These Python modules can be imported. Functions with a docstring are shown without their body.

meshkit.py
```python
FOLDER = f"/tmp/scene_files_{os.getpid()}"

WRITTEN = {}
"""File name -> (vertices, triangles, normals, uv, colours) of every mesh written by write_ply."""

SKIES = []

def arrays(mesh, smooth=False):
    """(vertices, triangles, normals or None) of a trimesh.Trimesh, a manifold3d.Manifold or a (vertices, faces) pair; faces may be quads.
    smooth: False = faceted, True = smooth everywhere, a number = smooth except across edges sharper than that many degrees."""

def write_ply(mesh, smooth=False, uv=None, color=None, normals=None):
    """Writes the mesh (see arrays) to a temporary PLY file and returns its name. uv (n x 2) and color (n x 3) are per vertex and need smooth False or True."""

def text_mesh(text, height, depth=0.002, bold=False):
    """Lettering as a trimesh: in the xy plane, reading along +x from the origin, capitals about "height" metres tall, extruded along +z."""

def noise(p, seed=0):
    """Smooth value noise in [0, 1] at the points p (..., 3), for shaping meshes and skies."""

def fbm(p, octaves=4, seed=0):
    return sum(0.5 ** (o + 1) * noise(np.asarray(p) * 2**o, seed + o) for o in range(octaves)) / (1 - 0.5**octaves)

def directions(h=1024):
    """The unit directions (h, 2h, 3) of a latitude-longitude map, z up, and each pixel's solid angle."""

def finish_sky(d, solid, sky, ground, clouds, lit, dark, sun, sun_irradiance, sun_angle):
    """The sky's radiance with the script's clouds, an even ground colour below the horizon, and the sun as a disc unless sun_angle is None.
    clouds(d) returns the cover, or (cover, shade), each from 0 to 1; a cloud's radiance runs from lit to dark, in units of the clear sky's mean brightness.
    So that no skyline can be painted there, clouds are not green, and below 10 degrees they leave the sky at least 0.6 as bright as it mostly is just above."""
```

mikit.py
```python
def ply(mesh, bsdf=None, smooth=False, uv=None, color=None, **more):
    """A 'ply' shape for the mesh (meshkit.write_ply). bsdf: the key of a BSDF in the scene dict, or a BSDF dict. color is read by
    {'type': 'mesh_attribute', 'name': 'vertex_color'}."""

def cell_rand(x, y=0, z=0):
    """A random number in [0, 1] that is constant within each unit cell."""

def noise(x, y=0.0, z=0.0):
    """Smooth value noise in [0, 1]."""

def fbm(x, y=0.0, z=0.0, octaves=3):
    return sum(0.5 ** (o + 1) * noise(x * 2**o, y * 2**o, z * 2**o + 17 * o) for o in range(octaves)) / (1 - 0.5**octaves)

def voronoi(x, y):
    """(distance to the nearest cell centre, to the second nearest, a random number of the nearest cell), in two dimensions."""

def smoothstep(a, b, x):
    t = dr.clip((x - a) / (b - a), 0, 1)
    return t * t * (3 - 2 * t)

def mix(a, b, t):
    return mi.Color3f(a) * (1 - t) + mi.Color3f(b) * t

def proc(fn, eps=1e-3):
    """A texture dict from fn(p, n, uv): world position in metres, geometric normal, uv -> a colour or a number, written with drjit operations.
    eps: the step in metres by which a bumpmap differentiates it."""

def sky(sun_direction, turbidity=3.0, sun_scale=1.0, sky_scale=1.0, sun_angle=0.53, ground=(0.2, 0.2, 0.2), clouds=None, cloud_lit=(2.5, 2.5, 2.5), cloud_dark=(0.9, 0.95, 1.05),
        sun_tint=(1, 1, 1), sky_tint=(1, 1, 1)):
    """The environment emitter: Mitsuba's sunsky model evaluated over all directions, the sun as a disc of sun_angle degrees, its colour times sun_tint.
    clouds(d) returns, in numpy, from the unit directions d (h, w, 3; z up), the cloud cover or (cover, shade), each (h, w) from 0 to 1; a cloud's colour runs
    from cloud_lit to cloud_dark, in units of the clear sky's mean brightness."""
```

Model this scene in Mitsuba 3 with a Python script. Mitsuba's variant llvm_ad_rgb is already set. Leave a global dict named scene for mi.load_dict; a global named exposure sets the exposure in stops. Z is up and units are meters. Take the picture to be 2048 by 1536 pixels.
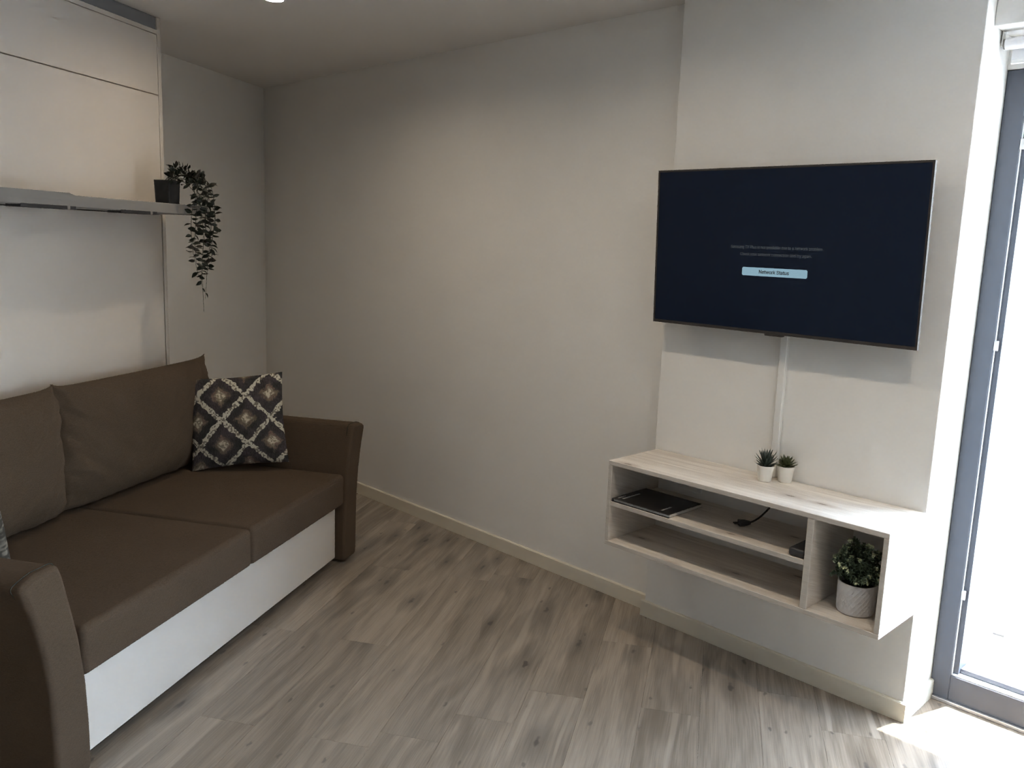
import math, random
import numpy as np, trimesh, drjit as dr, mitsuba as mi, mikit, meshkit
from shapely.geometry import Polygon, box as sbox, Point
from mikit import proc, noise, fbm, voronoi, cell_rand, smoothstep, mix

T = mi.ScalarTransform4f
rng = random.Random(7)
# ------------------------------------------------------------------ camera, sky, sun, exposure
exposure = -0.28
F = 1704.3
CAM = np.array([0.0, 0.0, 1.5])
yaw, pitch, roll = -0.78862, 0.16522, -0.03739
FWD = np.array([math.sin(yaw) * math.cos(pitch), math.cos(yaw) * math.cos(pitch), -math.sin(pitch)])
r0 = np.array([math.cos(yaw), -math.sin(yaw), 0.0]); d0 = np.cross(FWD, r0)
DOWN = -math.sin(roll) * r0 + math.cos(roll) * d0
scene = {
    'camera': {'type': 'perspective', 'fov': math.degrees(2 * math.atan(1024 / F)), 'fov_axis': 'x', 'near_clip': 0.05, 'far_clip': 200.0,
               'to_world': T().look_at(origin=CAM.tolist(), target=(CAM + FWD).tolist(), up=(-DOWN).tolist())},
    'sky': mikit.sky((0.08, 0.25, 0.85), turbidity=4.0, sun_scale=38.0, sky_scale=128.0, ground=(0.5, 0.49, 0.47),
                     sun_tint=(0.92, 1.0, 1.12), sky_tint=(1.17, 1.0, 0.82)),
}
LAMP = (760.0, 630.0, 480.0)
labels = {}

# ------------------------------------------------------------------ frames: x along the television wall, y outdoors, z up; sofa wall frame (n into the room, s along)
TH = -0.55176
S = np.array([math.sin(TH), math.cos(TH), 0.0]); N = np.array([math.cos(TH), -math.sin(TH), 0.0])
SOFA = np.eye(4); SOFA[:3, 0] = N; SOFA[:3, 1] = S
H = 2.402                       # ceiling
YW, YP, YD = 2.807, 2.754, 2.993  # wall, pier face, door frame face
XP0, XP1 = -1.948, -0.904       # pier
NW, NC = -2.925, -2.460         # sofa wall, wall bed front

# ------------------------------------------------------------------ helpers
def lab(key, label=None, cat=None, group=None, kind=None):
    e = {}
    if label: e['label'] = label
    if cat: e['category'] = cat
    if group: e['group'] = group
    if kind: e['kind'] = kind
    labels[key] = e

def put(key, mesh, bsdf, smooth=False, label=None, cat=None, group=None, kind=None, uv=None, m=None, **more):
    if m is not None:
        if isinstance(mesh, tuple):
            v = np.asarray(mesh[0], float); mesh = (v @ m[:3, :3].T + m[:3, 3], mesh[1])
        else:
            mesh = mesh.copy(); mesh.apply_transform(m)
    assert key not in scene, key
    scene[key] = mikit.ply(mesh, bsdf, smooth, uv=uv, **more)
    if label or cat or group or kind: lab(key, label, cat, group, kind)

def hull(pts): return trimesh.convex.convex_hull(np.asarray(pts, float))

def bx(x0, x1, y0, y1, z0, z1, b=0.0015):
    """chamfered box"""
    if b <= 0:
        return trimesh.creation.box(bounds=[[x0, y0, z0], [x1, y1, z1]])
    p = []
    for x, sx in ((x0, 1), (x1, -1)):
        for y, sy in ((y0, 1), (y1, -1)):
            for z, sz in ((z0, 1), (z1, -1)):
                p += [(x, y + sy * b, z + sz * b), (x + sx * b, y, z + sz * b), (x + sx * b, y + sy * b, z)]
    return hull(p)

def rbox(x0, x1, y0, y1, z0, z1, r, core=10, k=5, bulge=(0, 0, 0)):
    """soft box of quads with rounded edges; bulge swells the faces"""
    lo, hi = np.array([x0, y0, z0]), np.array([x1, y1, z1]); c, h = (lo + hi) / 2, (hi - lo) / 2
    def axis(hh):
        e = np.linspace(0, math.pi / 2, k + 1)
        edge = -hh + r * (1 - np.tan(math.pi / 4 - e / 2) * 1.0) if False else -hh + np.linspace(0, r, k + 1)
        mid = np.linspace(-hh + r, hh - r, core + 1)[1:-1]
        return np.concatenate([edge, mid, -edge[::-1]])
    ax = [axis(q) for q in h]
    V, Fc, off = [], [], 0
    for a in range(3):
        b, d = (a + 1) % 3, (a + 2) % 3
        for sgn in (-1, 1):
            B, D = np.meshgrid(ax[b], ax[d], indexing='ij')
            q = np.zeros(B.shape + (3,)); q[..., a] = sgn * h[a]; q[..., b] = B; q[..., d] = D
            nb, nd = B.shape
            V.append(q.reshape(-1, 3))
            i, j = np.meshgrid(np.arange(nb - 1), np.arange(nd - 1), indexing='ij')
            f = np.stack([i * nd + j, (i + 1) * nd + j, (i + 1) * nd + j + 1, i * nd + j + 1], -1).reshape(-1, 4)
            if sgn < 0: f = f[:, ::-1]
            Fc.append(f + off); off += nb * nd
    q = np.vstack(V); f = np.vstack(Fc); f = np.vstack([f[:, [0, 1, 2]], f[:, [0, 2, 3]]])
    inner = np.clip(q, -(h - r), h - r); d = q - inner
    L = np.linalg.norm(d, axis=1, keepdims=True)
    p = inner + np.where(L > 1e-9, d / np.maximum(L, 1e-9) * r, 0)
    t = p / h
    for a in range(3):
        if bulge[a]:
            b, e = (a + 1) % 3, (a + 2) % 3
            p[:, a] += bulge[a] * t[:, a] * (1 - t[:, b] ** 2) * (1 - t[:, e] ** 2)
    m = trimesh.Trimesh(p + c, f, process=False); m.merge_vertices(digits_vertex=6)
    return m

def lathe(profile, n=40, at=(0, 0, 0)):
    m = trimesh.creation.revolve(np.array(profile, float), sections=n)
    m.apply_translation(at); m.fix_normals()
    return m

def tube(points, radius, sides=7, caps=True):
    p = np.asarray(points, float); n = len(p); rad = np.broadcast_to(radius, (n,))
    t = np.gradient(p, axis=0); t /= np.linalg.norm(t, axis=1, keepdims=True) + 1e-12
    a = np.cross(t[0], [0.3, 0.5, 0.81]); a /= np.linalg.norm(a)
    V = []; ang = np.arange(sides) * 2 * math.pi / sides
    for i in range(n):
        a = a - t[i] * (a @ t[i]); a /= np.linalg.norm(a); b = np.cross(t[i], a)
        V.append(p[i] + rad[i] * (np.cos(ang)[:, None] * a + np.sin(ang)[:, None] * b))
    V = np.vstack(V); i, j = np.meshgrid(np.arange(n - 1), np.arange(sides), indexing='ij')
    q = np.stack([i * sides + j, i * sides + (j + 1) % sides, (i + 1) * sides + (j + 1) % sides, (i + 1) * sides + j], -1).reshape(-1, 4)
    f = np.vstack([q[:, [0, 1, 2]], q[:, [0, 2, 3]]])
    if caps:
        k = np.arange(1, sides - 1)
        f = np.vstack([f, np.stack([k * 0, k + 1, k], 1), np.stack([k * 0, k, k + 1], 1) + (n - 1) * sides])
    return trimesh.Trimesh(V, f, process=False)

def bez(pts, n=16):
    """Catmull-Rom through the points"""
    p = np.asarray(pts, float); p = np.vstack([2 * p[0] - p[1], p, 2 * p[-1] - p[-2]]); out = []
    for i in range(1, len(p) - 2):
        for t in np.linspace(0, 1, n, endpoint=False):
            a, b, c, d = p[i - 1:i + 3]
            out.append(0.5 * (2 * b + (c - a) * t + (2 * a - 5 * b + 4 * c - d) * t * t + (3 * b - a - 3 * c + d) * t ** 3))
    return np.vstack([out, p[-2]])

def loft(rings, close=True):
    """rings (k, m, 3) joined; ends closed by a fan about their mean"""
    R = np.asarray(rings, float); k, m, _ = R.shape
    V = R.reshape(-1, 3); i, j = np.meshgrid(np.arange(k - 1), np.arange(m), indexing='ij')
    q = np.stack([i * m + j, i * m + (j + 1) % m, (i + 1) * m + (j + 1) % m, (i + 1) * m + j], -1).reshape(-1, 4)
    f = [q[:, [0, 1, 2]], q[:, [0, 2, 3]]]
    if close:
        V = np.vstack([V, R[0].mean(0), R[-1].mean(0)]); j = np.arange(m)
        f += [np.stack([(j + 1) % m, j, j * 0 + k * m], 1), np.stack([j, (j + 1) % m, j * 0 + k * m + 1], 1) + np.array([[(k - 1) * m, (k - 1) * m, 0]])]
    me = trimesh.Trimesh(V, np.vstack(f), process=False)
    if me.volume < 0: me.invert()
    return me

def soft_extrude(poly, n0, n1, r, step=0.012):
    """poly in (s, z) extruded along n with rounded end edges"""
    L = poly.exterior.length; m = int(L / step)
    def ring(inset):
        g = poly.buffer(-inset, join_style=1) if inset > 0 else poly
        e = g.exterior; pts = np.array([e.interpolate(i / m, normalized=True).coords[0] for i in range(m)])
        # align start
        ref = np.array(poly.exterior.coords[0]); k = np.argmin(((pts - ref) ** 2).sum(1)); pts = np.roll(pts, -k, 0)
        return pts if Polygon(pts).exterior.is_ccw else np.roll(pts[::-1], 1, 0)
    out = []
    for a in np.linspace(0, math.pi / 2, 5):
        g = ring(r * (1 - math.sin(a)) + 1e-6); out.append(np.column_stack([np.full(m, n0 + r * (1 - math.cos(a))), g]))
    g = ring(1e-6)
    for q in np.linspace(n0 + r, n1 - r, 10)[1:-1]: out.append(np.column_stack([np.full(m, q), g]))
    for a in np.linspace(math.pi / 2, 0, 5):
        g = ring(r * (1 - math.sin(a)) + 1e-6); out.append(np.column_stack([np.full(m, n1 - r * (1 - math.cos(a))), g]))
    return loft(out)

def cushion(w, h, t, n=44, ears=False, side=1.0, pinch=0.05, seed=0, wr=0.006, power=2.4, sag=0.0):
    """pillow in local (x across, y up, z thick), with uv; its seam edge bows in between the corners"""
    u = np.sin(np.linspace(-1, 1, n) * math.pi / 2) * 0.55 + np.linspace(-1, 1, n) * 0.45
    U, V = np.meshgrid(u, u, indexing='ij')
    dip = lambda q: 1 - np.exp(-(1 - np.abs(q)) / 0.07) - 0.55 * (1 - q ** 2) if ears else 1 - q ** 2
    X = U * (w / 2) * (1 - pinch * side * dip(V) * U ** 2); Y = V * (h / 2) * (1 - pinch * dip(U) * V ** 2) if not ears else V * (h / 2) * np.where(V > 0, 1 - pinch * dip(U) * V ** 2, 1 - 0.035 * U ** 6 * V ** 2)
    Y = Y - sag * (V + 1) / 2 * (1 - U ** 2)
    prof = np.maximum(1 - np.abs(U) ** power, 0) ** 0.55 * np.maximum(1 - np.abs(V) ** power, 0) ** 0.55
    P = np.stack([X * 13, Y * 8 - 6 * np.abs(X), X * 0 + seed], -1)
    edge = (1 - prof) * 1.0
    wrk = (meshkit.fbm(P * np.array([1.0, 2.6, 1]), 3, seed) - 0.5) * wr * (0.4 + edge) * (prof > 0)
    Zf, Zb = prof * t / 2 + wrk * np.minimum(prof * 4, 1) + 0.0015, -prof * t / 2 * 0.9 - 0.0015
    vf = np.stack([X, Y, Zf], -1).reshape(-1, 3); vb = np.stack([X, Y, Zb], -1).reshape(-1, 3)
    i, j = np.meshgrid(np.arange(n - 1), np.arange(n - 1), indexing='ij')
    q = np.stack([i * n + j, (i + 1) * n + j, (i + 1) * n + j + 1, i * n + j + 1], -1).reshape(-1, 4)
    rim = np.concatenate([np.arange(n) * n, (n - 1) * n + np.arange(1, n), (np.arange(n - 1)[::-1]) * n + n - 1, np.arange(1, n - 1)[::-1]])
    a, b = rim, np.roll(rim, -1); o = n * n
    side = np.stack([b, a, a + o, b + o], -1)
    f = np.vstack([q, q[:, ::-1] + o, side]); f = np.vstack([f[:, [0, 1, 2]], f[:, [0, 2, 3]]])
    uv = np.stack([U / 2 + 0.5, V / 2 + 0.5], -1).reshape(-1, 2)
    m = trimesh.Trimesh(np.vstack([vf, vb]), f, process=False)
    if m.volume < 0: m.invert()
    return m, np.vstack([uv, uv])

def frame(origin, ex, ey):
    """4x4 taking local x, y, z to ex, ey and their cross product"""
    ex = np.asarray(ex, float) / np.linalg.norm(ex); ey = np.asarray(ey, float); ey = ey - ex * (ex @ ey); ey /= np.linalg.norm(ey)
    m = np.eye(4); m[:3, 0], m[:3, 1], m[:3, 2], m[:3, 3] = ex, ey, np.cross(ex, ey), origin
    return m
def sf(n, s, z): return N * n + S * s + np.array([0, 0, z])

# ------------------------------------------------------------------ materials
def mat(key, d, two=True): scene[key] = {'type': 'twosided', 'bsdf': d} if two else d
def rgb(*c): return {'type': 'rgb', 'value': list(c)}
def plain(key, c, rough=0.5, spec=0.4, metallic=0.0):
    mat(key, {'type': 'principled', 'base_color': rgb(*c) if isinstance(c, tuple) else proc(c), 'roughness': rough, 'specular': spec, 'metallic': metallic})

def paint(base, amount=0.02):
    def fn(p, n, uv):
        g = fbm(p.x * 1.7 + 3, p.y * 1.7, p.z * 1.7, 3) - 0.5
        h = noise(p.x * 160, p.y * 160, p.z * 160) - 0.5
        return mi.Color3f(*base) * (1 + amount * 2 * g + amount * h)
    return proc(fn)
mat('wall_paint', {'type': 'diffuse', 'reflectance': paint((0.81, 0.795, 0.76))})
mat('ceiling_paint', {'type': 'diffuse', 'reflectance': paint((0.74, 0.72, 0.69))})
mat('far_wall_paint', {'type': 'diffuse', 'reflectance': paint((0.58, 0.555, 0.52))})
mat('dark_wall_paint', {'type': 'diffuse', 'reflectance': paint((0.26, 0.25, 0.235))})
mat('outdoor_render', {'type': 'diffuse', 'reflectance': paint((0.82, 0.81, 0.79))})
plain('trim_paint', (0.76, 0.72, 0.615), 0.45, 0.4)
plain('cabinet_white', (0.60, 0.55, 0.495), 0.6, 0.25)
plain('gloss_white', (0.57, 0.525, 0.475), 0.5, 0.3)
plain('white_plastic', (0.80, 0.80, 0.78), 0.4, 0.5)
plain('pale_ceramic', (0.82, 0.81, 0.76), 0.4, 0.5)
plain('grey_metal', (0.17, 0.162, 0.15), 0.5, 0.5)
plain('vent_grey', (0.125, 0.125, 0.125), 0.6, 0.4)
plain('black_plastic', (0.012, 0.012, 0.013), 0.4, 0.5)
plain('rubber_black', (0.010, 0.010, 0.011), 0.55, 0.4)
plain('bezel_metal', (0.022, 0.019, 0.017), 0.5, 0.3)
plain('dark_gap', (0.03, 0.028, 0.026), 0.9, 0.2)
plain('subfloor', (0.07, 0.06, 0.05), 0.9, 0.2)
plain('slate_aluminium', (0.066, 0.080, 0.108), 0.5, 0.5)
plain('steel', (0.62, 0.62, 0.62), 0.35, 0.5, 0.6)
plain('seal_light', (0.8, 0.82, 0.84), 0.5, 0.5)
plain('paper', (0.72, 0.71, 0.68), 0.8, 0.2)
plain('cover_black', (0.010, 0.009, 0.009), 0.38, 0.4)
plain('screen_print', (0.02, 0.02, 0.022), 0.6, 0.1)
plain('print_grey', (0.42, 0.42, 0.42), 0.6, 0.3)
plain('blind_cloth', (0.80, 0.80, 0.81), 0.8, 0.2)
plain('planter_black', lambda p, n, uv: mix((0.004, 0.0045, 0.0045), (0.011, 0.0115, 0.012), fbm(p.x * 60, p.y * 60, p.z * 60)), 0.75, 0.3)
plain('soil', lambda p, n, uv: mix((0.012, 0.009, 0.006), (0.04, 0.03, 0.02), noise(p.x * 300, p.y * 300, p.z * 300)), 0.9, 0.2)
plain('leaf_dark', lambda p, n, uv: mix((0.0022, 0.0042, 0.002), (0.0065, 0.0095, 0.005), noise(p.x * 45, p.y * 45, p.z * 45)), 0.5, 0.2)
plain('leaf_bronze', (0.009, 0.0075, 0.005), 0.5, 0.2)
plain('stem_dark', (0.018, 0.018, 0.012), 0.7, 0.3)
plain('succulent_blue', lambda p, n, uv: mix((0.012, 0.022, 0.019), (0.036, 0.050, 0.042), noise(p.x * 90, p.y * 90, p.z * 90)), 0.5, 0.4)
plain('succulent_green', lambda p, n, uv: mix((0.030, 0.040, 0.018), (0.075, 0.085, 0.035), noise(p.x * 90, p.y * 90, p.z * 90)), 0.5, 0.4)
plain('bush_leaf', lambda p, n, uv: mix((0.034, 0.054, 0.034), (0.095, 0.130, 0.076), noise(p.x * 120, p.y * 120, p.z * 120)), 0.5, 0.4)
plain('bush_tip', lambda p, n, uv: mix((0.36, 0.44, 0.22), (0.88, 0.90, 0.70), noise(p.x * 150, p.y * 150, p.z * 150)), 0.6, 0.3)
plain('pot_grey', (0.60, 0.59, 0.59), 0.7, 0.3)

def fabric_fn(p, n, uv):
    w = noise(p.x * 420, p.y * 420, p.z * 420) * 0.6 + noise(p.x * 190, p.y * 190, p.z * 260) * 0.4
    g = fbm(p.x * 6, p.y * 6, p.z * 6, 3)
    return mix((0.039, 0.0272, 0.0180), (0.075, 0.0530, 0.0360), 0.62 * w + 0.38 * g)
def fabric_bump(p, n, uv): return noise(p.x * 520, p.y * 520, p.z * 520)
mat('brown_fabric', {'type': 'bumpmap', 'arbitrary': proc(fabric_bump, 5e-4), 'scale': 0.0007,
                     'bsdf': {'type': 'principled', 'base_color': proc(fabric_fn), 'roughness': 0.95, 'specular': 0.1, 'sheen': 0.1}})

def pillow_fn(p, n, uv):
    u, v = uv.x, uv.y
    wob = 0.030 * (noise(u * 26, v * 26) - 0.5)
    du, dv = (u - 0.60 + wob) / 0.255, (v - 0.512 + 0.030 * (noise(u * 26 + 40, v * 26) - 0.5)) / 0.265
    a, b = du + dv, du - dv
    ia, ib = dr.round(a / 2), dr.round(b / 2)
    pa, pb = dr.abs(a - 2 * ia), dr.abs(b - 2 * ib)
    d = dr.maximum(pa, pb)
    fleck = noise(u * 70, v * 70); fine = noise(u * 160, v * 60)
    r = cell_rand(ia, ib, 3)
    dark = mix((0.016, 0.017, 0.015), (0.040, 0.032, 0.034), noise(u * 14, v * 14)) * (0.55 + 0.9 * fine)
    warm = mix((0.125, 0.078, 0.062), (0.10, 0.085, 0.055), noise(u * 18 + 9, v * 18)) * (0.6 + 0.8 * fleck)
    cream = mix((0.19, 0.16, 0.115), (0.46, 0.41, 0.32), smoothstep(0.3, 0.6, fleck))
    line = mix((0.15, 0.13, 0.10), (0.50, 0.47, 0.39), smoothstep(0.28, 0.55, fleck))
    c = mix(dark, warm, smoothstep(0.50, 0.36, d + 0.16 * (fine - 0.5)))
    c = mix(c, cream, smoothstep(0.30, 0.20, d + 0.12 * (fleck - 0.5)))
    return mix(c, line, smoothstep(0.85, 0.90, d + 0.08 * (fleck - 0.5)))
mat('woven_pattern', {'type': 'principled', 'base_color': proc(pillow_fn), 'roughness': 0.95, 'specular': 0.15, 'sheen': 0.2})
def grey_pillow_fn(p, n, uv):
    f = noise(uv.x * 60, uv.y * 60); g = fbm(uv.x * 9, uv.y * 9, 0, 3)
    return mix((0.030, 0.027, 0.022), (0.13, 0.115, 0.092), smoothstep(0.45, 0.75, 0.6 * f + 0.4 * g))
mat('woven_grey', {'type': 'principled', 'base_color': proc(grey_pillow_fn), 'roughness': 0.95, 'specular': 0.15})

PW, PL, PN0 = 0.19, 1.33, -0.158
def floor_fn(p, n, uv):
    u, v = uv.x, uv.y
    idx = dr.floor(v / 10); w = v - idx * 10                     # plank number, place across it
    r1, r2 = cell_rand(idx, 1), cell_rand(idx, 2)
    warp = fbm(u * 1.6 + 7 * r1, w * 5, idx * 3.7, 3) - 0.5
    grain = fbm(u * 2.2, (w + 0.06 * warp) * 48, idx * 5.3, 3)
    fine = noise(u * 14, (w + 0.02 * warp) * 380, idx)
    broad = fbm(u * 1.3 + 11 * r2, w * 7 + 3 * warp, idx * 1.9, 3)
    ring = 0.5 + 0.5 * dr.sin(2 * math.pi * ((w + 0.16 * warp) * 17 + 5.0 * fbm(u * 0.9 + 5 * r1, w * 2.4, idx * 7.7, 2)))
    c = mix((0.165, 0.137, 0.108), (0.335, 0.290, 0.242), smoothstep(0.22, 0.78, 0.26 * grain + 0.52 * broad + 0.08 * ring + 0.14 * fine))
    # knots and the smoky streaks around them
    kd, _, kr = voronoi(u * 2.1 + 17 * r1, w * 6.5 + idx * 13.0)
    on = smoothstep(0.57, 0.61, kr); big = 0.6 + 0.4 * cell_rand(dr.floor(kr * 1000), 5)
    halo = smoothstep(0.48, 0.02, kd / big + 0.22 * (fbm(u * 9, w * 50, idx, 2) - 0.5)) * on
    core = smoothstep(0.085, 0.02, kd / big + 0.06 * (noise(u * 60, w * 110, idx) - 0.5)) * on
    c = c * (1 - 0.42 * halo)
    c = mix(c, (0.060, 0.054, 0.050), core * 0.8)
    k2, _, k2r = voronoi(u * 7.0 + 5 * r2, w * 17 + idx * 7.0)
    c = mix(c, (0.085, 0.074, 0.064), 0.6 * smoothstep(0.88, 0.91, k2r) * smoothstep(0.13, 0.04, k2 + 0.10 * (noise(u * 90, w * 160, idx) - 0.5)))
    smoke = smoothstep(0.60, 0.78, fbm(u * 2.3 + 13 * r1, w * 13 + 2 * warp, idx * 4.1, 3))
    c = c * (1 - 0.27 * smoke)
    streak = smoothstep(0.68, 0.80, fbm(u * 1.2 + 31 * r2, (w + 0.05 * warp) * 30, idx * 2.3, 2))
    c = mix(c, mi.Color3f(0.43, 0.385, 0.33), streak * 0.42)
    return c * (0.88 + 0.22 * r1) * mi.Color3f(1.0, 0.97, 0.93)
mat('floor_wood', {'type': 'principled', 'base_color': proc(floor_fn), 'roughness': 0.33, 'specular': 0.5})

def whitewood(along, across, k):
    def fn(p, n, uv):
        a = getattr(p, along); b = getattr(p, across) + 0.37 * p.z if across != 'z' else p.z + 0.37 * p.y
        warp = fbm(a * 2.5 + k, b * 6, k, 3) - 0.5
        g = fbm(a * 3.5 + k, (b + 0.03 * warp) * 60, k * 2.0, 3); br = fbm(a * 2.2 + k * 5, b * 12 + 2 * warp, k, 3)
        fi = noise(a * 25, b * 500, k)
        c = mix((0.54, 0.485, 0.425), (0.74, 0.69, 0.625), smoothstep(0.25, 0.72, 0.35 * g + 0.5 * br + 0.15 * fi))
        kd, _, kr = voronoi(a * 3.2 + k * 3, b * 9.0 + k)
        on = smoothstep(0.62, 0.66, kr)
        c = mix(c, mi.Color3f(0.40, 0.33, 0.27), 0.6 * on * smoothstep(0.26, 0.05, kd))
        c = mix(c, (0.16, 0.135, 0.115), 0.7 * on * smoothstep(0.075, 0.03, kd))
        return mix(c, mi.Color3f(0.53, 0.49, 0.44) * (0.92 + 0.16 * fi), smoothstep(0.6, 0.8, -n.y))   # edge banding on the front edges
    return proc(fn)
def wood(key, *a): mat(key, {'type': 'principled', 'base_color': whitewood(*a), 'roughness': 0.5, 'specular': 0.4})
wood('white_oak_board', 'x', 'y', 1.0)
wood('white_oak_side', 'y', 'z', 4.0)

# screen: a dark panel that glows a little blue-black
mat('screen_glass', {'type': 'principled', 'base_color': rgb(0.005, 0.009, 0.020), 'roughness': 0.28, 'specular': 0.07})

# ------------------------------------------------------------------ the setting
A = (-5.163, YW)
BACKY, RX = -3.2, 2.4
tl = (YW - BACKY) / S[1]
B = (A[0] - S[0] * tl, BACKY)
room = Polygon([A, (XP0, YW), (XP0, YP), (XP1, YP), (XP1, YD + 0.02), (1.6, YD + 0.02), (1.6, YP), (RX, YP), (RX, BACKY), B][::-1])

# lamps first, for the ceiling's holes
def onz_n(n, s): return (N * n + S * s)[:2]
lamp_xy = [(-3.195, 1.785), (-1.85, 1.80), (-0.49, 1.80), (0.87, 1.80)]
slab = Polygon([(-6.2, 3.25), (3.0, 3.25), (3.0, -3.8), (-6.2, -3.8)])
for x, y in lamp_xy: slab = slab.difference(Point(x, y).buffer(0.0395, 24))
put('ceiling', trimesh.creation.extrude_polygon(slab, 0.14, engine='earcut').apply_translation([0, 0, H]), 'ceiling_paint', label='plain off-white plastered ceiling', kind='structure')

put('floor', trimesh.creation.extrude_polygon(room.buffer(0.03), 0.05, engine='earcut').apply_translation([0, 0, -0.0602]), 'subfloor', label='grey oak laminate plank floor', kind='structure')
rows = range(-18, 22); known = {-7: 2.17, -5: 2.167, -3: 2.42, 0: 2.64, -1: 3.08}
# planks run along the sofa wall; each is its own piece with a fine open joint
pk = 0
frng = random.Random(11)
for row in rows:
    n0 = PN0 + PW * row
    start = known.get(row, frng.random() * PL)
    k0 = int(math.floor((-6 - start) / PL))
    for k in range(k0, k0 + 12):
        s0 = start + k * PL
        c = [N * (n0 + a) + S * (s0 + b) for a, b in ((0.0003, 0.0003), (PW - 0.0003, 0.0003), (PW - 0.0003, PL - 0.0003), (0.0003, PL - 0.0003))]
        g = Polygon([q[:2] for q in c]).intersection(room)
        for part in getattr(g, 'geoms', [g]):
            if part.is_empty or part.geom_type != 'Polygon' or part.area < 1e-3: continue
            top = part.buffer(-0.0005)
            if top.is_empty or top.geom_type != 'Polygon': continue
            m = trimesh.creation.extrude_polygon(part, 0.0098, engine='earcut'); m.apply_translation([0, 0, -0.010])
            v = np.array(m.vertices); vs = v @ S; vn = v @ N
            uvp = np.column_stack([vs - s0 + 3.1 * pk, pk * 10.0 + 1.0 + (vn - n0)])
            key = 'floor__plank' + (f'_{pk:03d}' if pk else '')
            put(key, m, 'floor_wood', uv=uvp); pk += 1

def quad_prism(p0, p1, thick, z0, z1):
    """wall slab behind the line p0 -> p1 (room on its right-hand side... the slab lies to the left)"""
    p0, p1 = np.array(p0, float), np.array(p1, float); d = (p1 - p0) / np.linalg.norm(p1 - p0); l = np.array([-d[1], d[0]])
    return trimesh.creation.extrude_polygon(Polygon([p0, p1, p1 + l * thick, p0 + l * thick]), z1 - z0, engine='earcut').apply_translation([0, 0, z0])
WH = H + 0.001
put('wall_back', quad_prism((A[0] - 0.3, YW), (XP0, YW), 0.4, -0.06, WH), 'wall_paint', label='long plain off-white wall behind the sofa end and beside the television pier', kind='structure')
put('wall_back__pier', bx(XP0, XP1, YP, 3.25, -0.06, WH, 0.002), 'wall_paint', label='shallow projecting wall pier carrying the television')
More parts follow.
